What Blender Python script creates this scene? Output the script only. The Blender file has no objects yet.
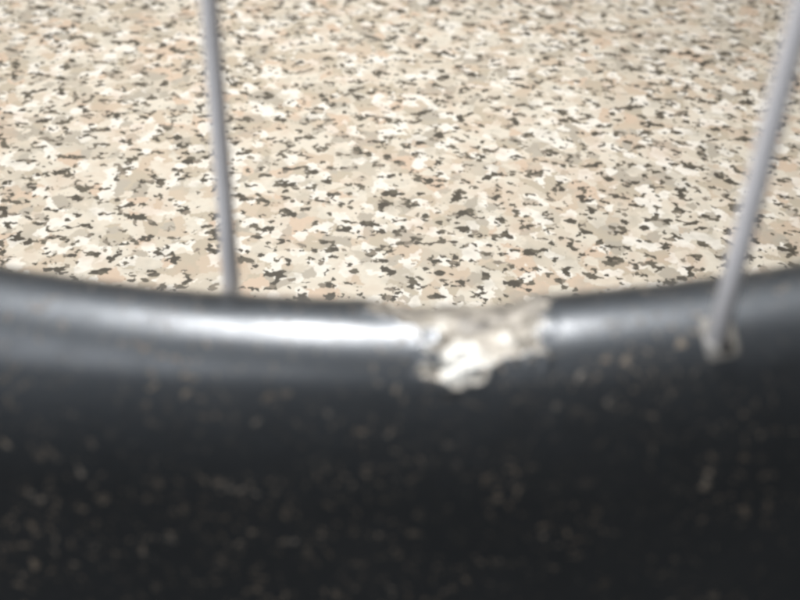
import bpy, bmesh, math, random
from math import sin, cos, tan, pi, radians as R
from mathutils import Vector as V, Matrix, noise

sc = bpy.context.scene
random.seed(7)

# ------------------------------------------------------------------ wheel placement (metres)
RI = 0.240            # radius of the inner crest of the rim
TUBE = 0.0103          # rounding radius of that crest
LEAN = R(15)          # the wheel leans away from the camera
TYRE_C, TYRE_R = RI + 0.049, 0.018
EV = V((0, sin(LEAN), cos(LEAN)))       # up in the wheel's plane
EW = V((0, -cos(LEAN), sin(LEAN)))      # the wheel's axis, on the camera's side
EU = V((1, 0, 0))
CENTRE = V((0, 0, TYRE_C * cos(LEAN) + TYRE_R))

def wl(p):            # wheel-plane coordinates (u, v, w) -> world
    return CENTRE + EU * p[0] + EV * p[1] + EW * p[2]
def ring(theta, rad, w):   # theta: angle from the wheel's lowest point
    return (rad * sin(theta), -rad * cos(theta), w)

# ------------------------------------------------------------------ camera
PITCH, ROLL, HFOV = R(43), R(2.5), R(50)
F_PX = 400 / tan(HFOV / 2)
cam_rot = (Matrix.Rotation(R(90) - PITCH, 3, 'X') @ Matrix.Rotation(ROLL, 3, 'Z'))
def ray(px, py):      # direction through a pixel of the 800x600 photograph
    return (cam_rot @ V(((px - 400) / F_PX, -(py - 300) / F_PX, -1))).normalized()
THETA0 = R(3.1)
AIM = wl(ring(THETA0, RI, 0.0))
CAM = AIM - ray(400, 309) * 0.0965
cd = bpy.data.cameras.new('camera')
cam = bpy.data.objects.new('camera', cd)
sc.collection.objects.link(cam)
cam.matrix_world = Matrix.Translation(CAM) @ cam_rot.to_4x4()
cd.sensor_width = 36
cd.lens = 18 / tan(HFOV / 2)
cd.clip_start, cd.clip_end = 0.004, 50
cd.dof.use_dof = True
cd.dof.focus_distance = 0.194
cd.dof.aperture_fstop = cd.lens / 2.7        # an opening about 2.7 mm wide
sc.camera = cam

# ------------------------------------------------------------------ light
w = bpy.data.worlds.new('World'); sc.world = w; w.use_nodes = True
bg = w.node_tree.nodes['Background']
bg.inputs[0].default_value = (0.96, 0.98, 1.0, 1); bg.inputs[1].default_value = 0.065
def area(name, loc, target, sx, sy, power, col):
    l = bpy.data.lights.new(name, 'AREA'); l.shape = 'RECTANGLE'; l.size, l.size_y = sx, sy
    l.energy = power; l.color = col
    o = bpy.data.objects.new(name, l); sc.collection.objects.link(o)
    o.location = loc
    o.rotation_euler = (V(target) - V(loc)).to_track_quat('-Z', 'Y').to_euler()
    return o
area('cabinet_lamp', (-0.020, 0.085, 0.33), (-0.014, 0.03, 0), 0.060, 0.150, 1.50, (0.98, 0.985, 1.0))
area('spoke_fill', (-0.78, -0.34, 0.90), (0, 0.05, 0.08), 1.3, 1.2, 12.0, (0.90, 0.94, 1.0))  # unseen fill light added at front left to brighten the spokes
sc.view_settings.view_transform = 'Standard'
sc.view_settings.look = 'None'
sc.view_settings.exposure = 0.18
sc.view_settings.gamma = 1.0
sc.cycles.use_denoising = True
sc.cycles.max_bounces = 6
sc.cycles.pixel_filter_type = 'BLACKMAN_HARRIS'
sc.cycles.filter_width = 2.8          # a soft small-camera picture

# ------------------------------------------------------------------ node helpers
class NT:
    def __init__(s, name):
        s.m = bpy.data.materials.new(name); s.m.use_nodes = True
        s.t = s.m.node_tree; s.b = s.t.nodes['Principled BSDF']
        s.co = s.t.nodes.new('ShaderNodeTexCoord').outputs['Object']
    def n(s, kind, **kw):
        o = s.t.nodes.new(kind)
        for k, v in kw.items(): setattr(o, k, v)
        return o
    def put(s, sock, v):
        if isinstance(v, bpy.types.NodeSocket): s.t.links.new(v, sock)
        else: sock.default_value = v
    def noise(s, scale, detail=3, rough=0.5, co=None, col=False, dist=0.0):
        o = s.n('ShaderNodeTexNoise'); s.put(o.inputs['Vector'], co or s.co)
        o.inputs['Scale'].default_value = scale; o.inputs['Detail'].default_value = detail
        o.inputs['Roughness'].default_value = rough; o.inputs['Distortion'].default_value = dist
        return o.outputs['Color' if col else 'Fac']
    def vor(s, scale, co=None, out='Color', feature='F1', rnd=1.0):
        o = s.n('ShaderNodeTexVoronoi', feature=feature); s.put(o.inputs['Vector'], co or s.co)
        o.inputs['Scale'].default_value = scale; o.inputs['Randomness'].default_value = rnd
        return o.outputs[out]
    def ramp(s, fac, stops, interp='LINEAR'):
        o = s.n('ShaderNodeValToRGB'); s.put(o.inputs[0], fac)
        cr = o.color_ramp; cr.interpolation = interp
        while len(cr.elements) < len(stops): cr.elements.new(0.5)
        for e, (p, c) in zip(cr.elements, stops):
            e.position = p
            e.color = (c, c, c, 1) if isinstance(c, (int, float)) else (*c, 1)
        return o.outputs[0]
    def mix(s, fac, a, b, mode='MIX'):
        o = s.n('ShaderNodeMix', data_type='RGBA', blend_type=mode)
        s.put(o.inputs[0], fac)
        for i, v in ((6, a), (7, b)):
            s.put(o.inputs[i], (*v, 1) if isinstance(v, tuple) and len(v) == 3 else v)
        return o.outputs[2]
    def math(s, op, a, b=0.0, c=0.0):
        o = s.n('ShaderNodeMath', operation=op)
        s.put(o.inputs[0], a); s.put(o.inputs[1], b); s.put(o.inputs[2], c)
        return o.outputs[0]
    def vadd(s, a, b, scale):
        o = s.n('ShaderNodeVectorMath', operation='MULTIPLY_ADD')
        s.put(o.inputs[0], b); o.inputs[1].default_value = (scale,) * 3; s.put(o.inputs[2], a)
        return o.outputs[0]
    def bump(s, h, dist, strength=1.0):
        o = s.n('ShaderNodeBump'); s.put(o.inputs['Height'], h)
        o.inputs['Distance'].default_value = dist; o.inputs['Strength'].default_value = strength
        s.t.links.new(o.outputs[0], s.b.inputs['Normal'])
    def set(s, **kw):
        for k, v in kw.items():
            k = {'base': 'Base Color', 'rough': 'Roughness', 'metal': 'Metallic', 'spec': 'Specular IOR Level',
                 'coat': 'Coat Weight', 'coatr': 'Coat Roughness', 'coati': 'Coat IOR'}[k]
            s.put(s.b.inputs[k], (*v, 1) if isinstance(v, tuple) else v)
        return s.m

# ------------------------------------------------------------------ materials
def mat_laminate():
    t = NT('speckled_laminate')
    flat = t.n('ShaderNodeMapping'); t.put(flat.inputs[0], t.co); flat.inputs['Scale'].default_value = (1, 1, 1)
    base = flat.outputs[0]
    def chan(col, i):
        o = t.n('ShaderNodeSeparateColor'); t.put(o.inputs[0], col); return o.outputs[i]
    nz = t.noise(520, 3, .65, base, True)
    warp = t.vadd(base, nz, 0.0027)
    # big chips in several close tones
    c1 = t.vor(175, warp)
    col = t.ramp(chan(c1, 0), [(0, (.63, .57, .465)), (.28, (.56, .49, .385)), (.46, (.44, .375, .28)), (.62, (.38, .335, .265)),
                               (.72, (.515, .42, .312)), (.84, (.56, .43, .315)), (.93, (.48, .42, .33))], 'CONSTANT')
    # smaller pale chips laid over them
    c2 = t.vor(310, t.vadd(base, nz, 0.0033))
    small = t.ramp(chan(c2, 1), [(0, (.76, .71, .62)), (.55, (.64, .57, .46)), (.88, (.40, .355, .285))], 'CONSTANT')
    col = t.mix(t.ramp(chan(c2, 0), [(0, 0), (.62, 1)], 'CONSTANT'), col, small)
    # tan and grey drift over the sheet
    dr = t.noise(85, 3, .6, base)
    col = t.mix(t.ramp(dr, [(.50, 0), (.66, .50)]), col, (.50, .365, .26))
    col = t.mix(t.ramp(dr, [(.34, .48), (.48, 0)]), col, (.37, .335, .27))
    # faint mottling inside the chips
    col = t.mix(t.math('MULTIPLY', t.noise(500, 3, .6, base), .22), col, (.54, .46, .36))
    # dark angular flecks, gathered in chains
    mp = t.n('ShaderNodeMapping'); t.put(mp.inputs[0], base); mp.inputs['Rotation'].default_value = (0, 0, R(14)); mp.inputs['Scale'].default_value = (.86, 1.06, 1)
    c3 = t.vor(660, t.vadd(mp.outputs[0], t.noise(1050, 2, .6, base, True), 0.0012))
    thr = t.ramp(t.noise(250, 2, .6, mp.outputs[0]), [(.48, .0), (.64, .72)])
    dark = t.math('LESS_THAN', chan(c3, 0), thr)
    dtone = t.ramp(chan(c3, 1), [(0, (.075, .064, .047)), (.55, (.12, .102, .074)), (.88, (.22, .185, .14))], 'CONSTANT')
    col = t.mix(dark, col, dtone)
    col = t.mix(1.0, col, (.975, .975, .97), 'MULTIPLY')      # slight even tint over the whole sheet
    t.set(base=col, rough=.55, spec=.35)
    return t.m

def mat_rim():
    t = NT('black_rim_coating')
    bare = t.n('ShaderNodeAttribute', attribute_name='bare').outputs['Fac']
    edge = t.noise(900, 4, .65)
    bm_ = t.math('ADD', bare, t.math('MULTIPLY', t.math('SUBTRACT', edge, .5), .9))
    bmask = t.ramp(bm_, [(.32, 0), (.68, 1)])
    # grit and dried splashes on the coating
    dens = t.noise(95, 4, .65)
    grit = t.noise(1050, 2, .55, t.vadd(t.co, t.noise(300, 1, .5, None, True), .003))
    d = t.math('MULTIPLY', t.ramp(grit, [(.585, 0), (.68, 1)]), t.ramp(dens, [(.41, .10), (.60, 1)]))
    tone = t.ramp(t.noise(420, 2), [(.35, (.12, .088, .056)), (.6, (.26, .205, .145)), (.75, (.46, .40, .32))])
    film = t.ramp(t.noise(45, 4, .6), [(.35, (.007, .007, .007)), (.75, (.016, .0155, .015))])
    col = t.mix(d, film, tone)
    tn = t.n('ShaderNodeAttribute', attribute_name='tone').outputs['Fac']  # core mottling plus the lamp glint painted into it
    oxide_glint = t.ramp(t.math('ADD', t.math('MULTIPLY_ADD', t.noise(360, 4, .7), 1.5, -.45), tn), [(.12, (.09, .076, .06)), (.36, (.27, .238, .195)), (.60, (.42, .37, .30)), (.86, (.80, .77, .70))])
    col = t.mix(bmask, col, oxide_glint)
    scuff = t.noise(330, 4, .7)
    ro = t.ramp(scuff, [(.3, .44), (.7, .56)])
    ro = t.mix(d, ro, (.8, .8, .8))
    ro = t.mix(bmask, ro, (.54, .54, .54))
    clear = t.math('SUBTRACT', 1.0, t.math('MAXIMUM', bmask, d))
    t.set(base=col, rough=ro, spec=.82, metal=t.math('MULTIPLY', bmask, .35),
          coat=t.math('MULTIPLY', clear, t.ramp(scuff, [(.38, .85), (.70, .60)])), coatr=.27, coati=1.75)
    t.b.inputs['Specular Tint'].default_value = (.80, .90, 1.0, 1)
    t.bump(t.noise(1200, 2, .6), 0.00006, .5)
    return t.m

def mat_metal(name, col, rough, dirt=.3, metal=.8):
    t = NT(name)
    n1 = t.noise(260, 4, .6)
    c = t.mix(t.math('MULTIPLY', t.ramp(n1, [(.5, 0), (.75, 1)]), dirt), col, (.22, .18, .14))
    t.set(base=c, rough=t.ramp(n1, [(.3, rough), (.7, rough + .15)]), metal=metal)
    t.bump(t.noise(1400, 3, .6), 0.00004, .4)
    return t.m

def mat_plain(name, col, rough, spec=.4):
    t = NT(name)
    c = t.mix(t.noise(220, 3, .6), tuple(x * .75 for x in col), tuple(x * 1.25 for x in col))
    t.set(base=c, rough=rough, spec=spec)
    t.bump(t.noise(600, 3, .6), 0.0001, .4)
    return t.m

M_LAM, M_RIM = mat_laminate(), mat_rim()
M_SPOKE = mat_metal('dull_galvanised_steel', (.95, .92, .92), .38, .10, .0)
M_NIP = mat_metal('nickel_brass', (.55, .52, .48), .45, .5, .4)
M_EYE = mat_plain('bare_worn_metal', (.27, .25, .22), .5)
M_TYRE = mat_plain('black_rubber', (.020, .020, .020), .75)
M_HUB = mat_metal('hub_alloy', (.55, .55, .57), .35)
M_BORE_SHADE = mat_plain('bore_shade', (.012, .011, .010), .9, .1)

# ------------------------------------------------------------------ mesh helpers
def mesh_obj(name, verts, faces, m, parent=None, smooth=True):
    me = bpy.data.meshes.new(name); me.from_pydata(verts, [], faces); me.validate()
    if smooth: me.polygons.foreach_set('use_smooth', [True] * len(me.polygons))
    me.materials.append(m)
    o = bpy.data.objects.new(name, me); sc.collection.objects.link(o)
    if parent: o.parent = parent
    return o
def tube(path, rads, seg=16, caps=True):      # swept round bar
    vs, fs = [], []
    n = len(path)
    for i, p in enumerate(path):
        d = (path[min(i + 1, n - 1)] - path[max(i - 1, 0)])
        if d.length < 1e-9: d = path[-1] - path[0]
        q = d.to_track_quat('Z', 'Y')
        for k in range(seg):
            a = 2 * pi * k / seg
            vs.append(p + q @ V((rads[i] * cos(a), rads[i] * sin(a), 0)))
    for i in range(n - 1):
        for k in range(seg):
            a, b = i * seg + k, i * seg + (k + 1) % seg
            fs.append((a, b, b + seg, a + seg))
    if caps:
        fs.append(tuple(range(seg - 1, -1, -1))); fs.append(tuple((n - 1) * seg + k for k in range(seg)))
    return vs, fs
def revolve(profile, thetas, disp=None, close_profile=True):
    """profile of (w, radius) swept about the wheel's axis, in wheel coordinates"""
    vs, fs, at = [], [], []
    n, m = len(profile), len(thetas)
    for th in thetas:
        for j, (pw, pr) in enumerate(profile):
            a = 0.0
            if disp: pw, pr, a = disp(th, pw, pr)
            vs.append(ring(th, pr, pw)); at.append(a)
    for i in range(m):
        for j in range(n if close_profile else n - 1):
            a, b = i * n + j, i * n + (j + 1) % n
            c, d = ((i + 1) % m) * n + (j + 1) % n, ((i + 1) % m) * n + j
            fs.append((a, b, c, d))
    return vs, fs, at

# ------------------------------------------------------------------ countertop
def countertop():
    bm = bmesh.new()
    x0, x1, y0, y1, z0 = -.9, .9, -.104, .41, -.038
    bmesh.ops.create_cube(bm, size=1)
    for v in bm.verts:
        v.co = V((x0 if v.co.x < 0 else x1, y0 if v.co.y < 0 else y1, z0 if v.co.z < 0 else 0))
    bmesh.ops.bevel(bm, geom=[e for e in bm.edges if all(v.co.z > -.001 for v in e.verts)], offset=.005, segments=4, affect='EDGES')
    me = bpy.data.meshes.new('countertop'); bm.to_mesh(me); bm.free(); me.materials.append(M_LAM)
    o = bpy.data.objects.new('countertop', me); sc.collection.objects.link(o)
    o['kind'] = 'structure'
    o['label'] = 'cream and tan speckled laminate countertop with dark flecks'
    return o
countertop()

# ------------------------------------------------------------------ wheel
wheel = bpy.data.objects.new('bicycle_wheel', None); sc.collection.objects.link(wheel)
basis = Matrix((EU, EV, EW)).transposed().to_4x4()
wheel.matrix_world = Matrix.Translation(CENTRE) @ basis
wheel['label'] = 'black bicycle wheel with chipped deep rim and thin steel spokes standing on the countertop'
wheel['category'] = 'bicycle wheel'
winv = wheel.matrix_world.inverted()

def to_wheel(px, py, wplane):                 # pixel -> wheel coordinates on the plane w = wplane
    o, d = winv @ CAM, winv.to_3x3() @ ray(px, py)
    return o + d * ((wplane - o.z) / d.z)
def on_rim(px, py):                           # pixel -> point on the rounded crest
    o, d = winv @ CAM, winv.to_3x3() @ ray(px, py)
    s = 0.0
    for _ in range(400):
        p = o + d * s
        q = math.hypot(math.hypot(p.x, p.y) - (RI + TUBE), p.z) - TUBE
        if q < 1e-6: break
        s += q * .8
    return p

# chipped and crushed spot on the crest: outline in (arc length from its middle, distance round the crest)
chip_mid = on_rim(462, 325)
CHIP_TH = math.atan2(chip_mid.x, -chip_mid.y)
# mottling of the bared core, with a lamp glint painted in as the strongest pale blots: (pixel, radius in metres, weight)
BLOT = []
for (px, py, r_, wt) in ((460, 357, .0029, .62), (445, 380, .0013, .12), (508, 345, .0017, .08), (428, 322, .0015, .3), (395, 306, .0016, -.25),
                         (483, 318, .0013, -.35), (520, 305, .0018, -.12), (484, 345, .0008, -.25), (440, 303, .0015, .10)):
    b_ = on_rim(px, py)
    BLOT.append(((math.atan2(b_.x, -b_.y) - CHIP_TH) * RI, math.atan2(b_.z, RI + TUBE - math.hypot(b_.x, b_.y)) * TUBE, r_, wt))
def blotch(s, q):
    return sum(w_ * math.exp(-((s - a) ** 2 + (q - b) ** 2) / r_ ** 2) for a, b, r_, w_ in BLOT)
def chip(th, pw, pr):
    s = (th - CHIP_TH) * RI
    if abs(s) > .03: return pw, pr, 0.0
    phi = math.atan2(pw, (RI + TUBE) - pr)       # 0 on the crest, + towards the camera
    if abs(phi) > 1.75: return pw, pr, 0.0
    q = phi * TUBE                                # arc length round the crest
    p = V((s, q, 0))
    wob = noise.fractal(p * 380, .8, 2, 5) * .0028
    # half widths along the rim, wide on the top and narrowing down the near side
    tq = (q + .013) / .024
    left = -.0105 + .0074 * max(0, min(1, (q - .0004) / .0032))
    right = .0092 - .0035 * max(0, min(1, (q - .002) / .010))
    low = .0086 + .0014 * math.exp(-((s + .0014) / .0028) ** 2) - .0022 * max(0, (s - .001) / .008)
    inside = min(s - left, right - s, low - q, q + .0125) + wob
    a = max(0, min(1, .5 + inside / .0022))
    f = max(0, min(1, inside / .0030)); f = f * f * (3 - 2 * f)
    lump = noise.fractal(p * 190 + V((3, 1, 8)), .8, 2.1, 4)
    cell = noise.voronoi(p * 260)[0][0]
    depth = f * (.0009 + .0005 * lump - .0003 * cell)
    lip = .0001 * math.exp(-(inside / .0009) ** 2) * (1 if inside < .0006 else .4)
    dv = V((pw, (RI + TUBE) - pr)); L = dv.length
    # a shallow dent spreads round the chip
    dent = .00055 * math.exp(-(s / .010) ** 2) * math.exp(-(q / .010) ** 2)
    dv *= (L - depth - dent + lip) / L
    return dv.x, (RI + TUBE) - dv.y, a

def profile():
    # round crest, then easing into the slightly flared side walls
    half = []
    A1, A2, R2 = R(62), R(84), .034
    N = 46
    for k in range(N + 1):
        a = A1 * k / N
        half.append((TUBE * sin(a), RI + TUBE - TUBE * cos(a)))
    cw, cr = TUBE * sin(A1) - R2 * sin(A1), RI + TUBE - TUBE * cos(A1) + R2 * cos(A1)
    for k in range(1, 27):
        a = A1 + (A2 - A1) * k / 26
        half.append((cw + R2 * sin(a), cr - R2 * cos(a)))
    w0, r0 = half[-1]
    for k in (1, 2, 3, 4):
        rr = r0 + (RI + .041 - r0) * k / 4
        half.append((w0 + (rr - r0) / tan(A2), rr))
    w1 = half[-1][0]
    half += [(w1, RI + .0425), (w1 - .0009, RI + .0432), (w1 - .0019, RI + .0425), (w1 - .0021, RI + .040), (w1 - .0019, RI + .037),
             (w1 - .0034, RI + .033), (.004, RI + .030)]
    return [(-a, b) for a, b in reversed(half[1:])] + half
th = []
a = -pi
while a < pi - 1e-4:
    th.append(a)
    ds = abs(a - CHIP_TH) * RI
    a += (.00025 / RI) if ds < .019 else (R(.3) if ds < .09 else R(1.5))
profile_pts = profile()
vs, fs, at = revolve(profile_pts, th, chip)
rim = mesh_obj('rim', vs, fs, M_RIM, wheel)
rim['label'] = 'black coated rim with a pale chipped patch on its crest'
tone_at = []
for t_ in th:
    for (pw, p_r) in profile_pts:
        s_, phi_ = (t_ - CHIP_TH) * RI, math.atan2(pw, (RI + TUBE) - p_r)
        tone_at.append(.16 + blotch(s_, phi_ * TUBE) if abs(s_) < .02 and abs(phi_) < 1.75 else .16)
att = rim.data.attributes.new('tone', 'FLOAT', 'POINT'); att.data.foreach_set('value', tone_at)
att = rim.data.attributes.new('bare', 'FLOAT', 'POINT'); att.data.foreach_set('value', at)

tp = []
for k in range(40):
    a = R(38) + R(284) * k / 39
    tp.append((TYRE_R * sin(a), TYRE_C - TYRE_R * cos(a)))
tp += [(-.0085, RI + .036), (.0085, RI + .036)]
vs, fs, _ = revolve(tp, [2 * pi * k / 240 for k in range(240)])
tyre = mesh_obj('tyre', vs, fs, M_TYRE, wheel)

# ---- spokes: the two the photograph shows fix hole positions and lean, the rest repeat them round the wheel
SPOKE_R = .00101
def surf(theta, wv):                            # height of the crest at offset wv
    return RI + TUBE - math.sqrt(max(0, TUBE ** 2 - wv ** 2))
pr_ = on_rim(715.5, 343)
th_r = math.atan2(pr_.x, -pr_.y); w_r = pr_.z
top_r = to_wheel(803, 20, w_r + .004)
w_l = -w_r
bot_l = to_wheel(231, 283, w_l); top_l = to_wheel(210.5, 0, w_l - .0042)
def foot(b, t, wv):                             # run the visible line down to the crest
    d = (t - b); rr = surf(0, wv) - .0
    s = 0.0
    for _ in range(60):
        p = b - d * s
        rad = math.hypot(p.x, p.y)
        s += (rr - rad) / d.length * .9
    return b - d * s
pl = foot(bot_l, top_l, w_l)
th_l = math.atan2(pl.x, -pl.y)
print('CAL', 'theta spacing deg', math.degrees(th_r - th_l), 'w_r', w_r, 'cam', tuple(CAM), 'low', winv @ CAM)
def lean(b, t, theta):                          # angle of the spoke to the radius
    d = V((t.x - b.x, t.y - b.y)); 
    rad = V((-sin(theta), cos(theta)))
    return math.atan2(rad.x * d.y - rad.y * d.x, rad.dot(d))
ln_r, ln_l = lean(pr_, top_r, th_r), lean(pl, top_l, th_l)
print('CAL lean', math.degrees(ln_r), math.degrees(ln_l))

def spoke_pts(theta, wv, ln, length=.30):
    p0 = V(ring(theta, surf(theta, wv), wv))
    rad = V((-sin(theta), cos(theta), 0)); tang = V((cos(theta), sin(theta), 0))
    d = rad * cos(ln) - tang * sin(ln)
    # stops at the hub flange
    b = p0.x * d.x + p0.y * d.y
    c = p0.x ** 2 + p0.y ** 2 - HUB_R ** 2
    s = -b - math.sqrt(max(0, b * b - c))
    q = p0 + d * s; q.z = math.copysign(.029, wv)
    return p0, q
HUB_R = max(.033, RI * max(abs(sin(ln_r)), abs(sin(ln_l))) + .002)
NPAIR = round(2 * pi / (2 * (th_r - th_l)))
print('CAL pairs', NPAIR, 'hub', HUB_R)

def make_spoke(theta, wv, ln):
    p0, q = spoke_pts(theta, wv, ln)
    d = (q - p0).normalized()
    nrm = V(ring(theta, -1, 0)).normalized()
    start = p0 - d * .005
    path = [start.lerp(q, k / 14) for k in range(15)]
    v_, f_ = tube(path, [SPOKE_R] * 15, 16)
    sp = mesh_obj('spoke', v_, f_, M_SPOKE, wheel)
    # round-shouldered nipple, sunk into the rim
    npath = [p0 + d * x for x in (-.006, -.001, .0000, .0002, .0004)]
    v_, f_ = tube(npath, [.0012, .0012, .00118, .00115, .00106], 16)
    mesh_obj('nipple', v_, f_, M_NIP, sp)
    return p0, d
def on_crest(theta, phi, h):
    return ring(theta, RI + TUBE - (TUBE + h) * cos(phi), (TUBE + h) * sin(phi))
eye_c, eye_h = on_rim(719, 337), on_rim(726, 347)
EYE = [(math.atan2(p.x, -p.y) - th_r, math.atan2(p.z, RI + TUBE - math.hypot(p.x, p.y)) - math.asin(w_r / TUBE)) for p in (eye_c, eye_h)]
def make_eyelet(theta, wv):
    # low oblong plate of bare metal let into the crest, with a hole's shade painted as a small dark disc beside the spoke
    sg = math.copysign(1, wv); ph = math.asin(wv / TUBE)
    rnd = random.Random(int(theta * 1000) + 5000)
    NS = 28
    vs, fs = [], []
    jit = [1 + .04 * sin(3 * k * 2 * pi / NS + theta * 9) + .05 * rnd.uniform(-1, 1) for k in range(NS)]
    rings = [(1.0, -.00005), (.93, .00012), (.75, .00016), (.4, .00012), (.12, .0001)]
    for f, h in rings:
        for k in range(NS):
            a = 2 * pi * k / NS
            ca, sa = [math.copysign(abs(x) ** .5, x) for x in (cos(a), sin(a))]
            vs.append(on_crest(theta + EYE[0][0] + .0018 * f * jit[k] * ca / RI, ph + sg * EYE[0][1] + .0025 * f * jit[k] * sa / TUBE, h))
    for i in range(len(rings) - 1):
        for k in range(NS):
            fs.append((i * NS + k, i * NS + (k + 1) % NS, (i + 1) * NS + (k + 1) % NS, (i + 1) * NS + k))
    fs.append(tuple((len(rings) - 1) * NS + k for k in range(NS)))
    e = mesh_obj('eyelet', vs, fs, M_EYE, rim)
    vs = [on_crest(theta + EYE[1][0] + .0007 * cos(2 * pi * k / 16) / RI, ph + sg * EYE[1][1] + .0008 * sin(2 * pi * k / 16) / TUBE, .00022) for k in range(16)]
    mesh_obj('hole_shade', vs, [tuple(range(16))], M_BORE_SHADE, rim, False)  # flat dark disc, its colour stands in for shade inside a hole
    return e
step = 2 * pi / NPAIR
for k in range(NPAIR):
    for (t0, wv, ln) in ((th_r, w_r, ln_r), (th_l, w_l, ln_l)):
        t_ = t0 + k * step
        make_spoke(t_, wv, ln)
        make_eyelet(t_, wv)

# ---- hub
hp = [(-.05, .0045), (-.036, .0045), (-.036, .011), (-.031, .013), (-.031, HUB_R + .004), (-.0275, HUB_R + .004), (-.0275, .016), (-.02, .0135), (.02, .0135), (.0275, .016), (.0275, HUB_R + .004), (.031, HUB_R + .004), (.031, .013), (.036, .011), (.036, .0045), (.05, .0045)]
vs, fs, _ = revolve(hp, [2 * pi * k / 64 for k in range(64)], close_profile=False)
fs += [tuple(k * len(hp) for k in range(64)), tuple(k * len(hp) + len(hp) - 1 for k in range(63, -1, -1))]
mesh_obj('hub', vs, fs, M_HUB, wheel, False)
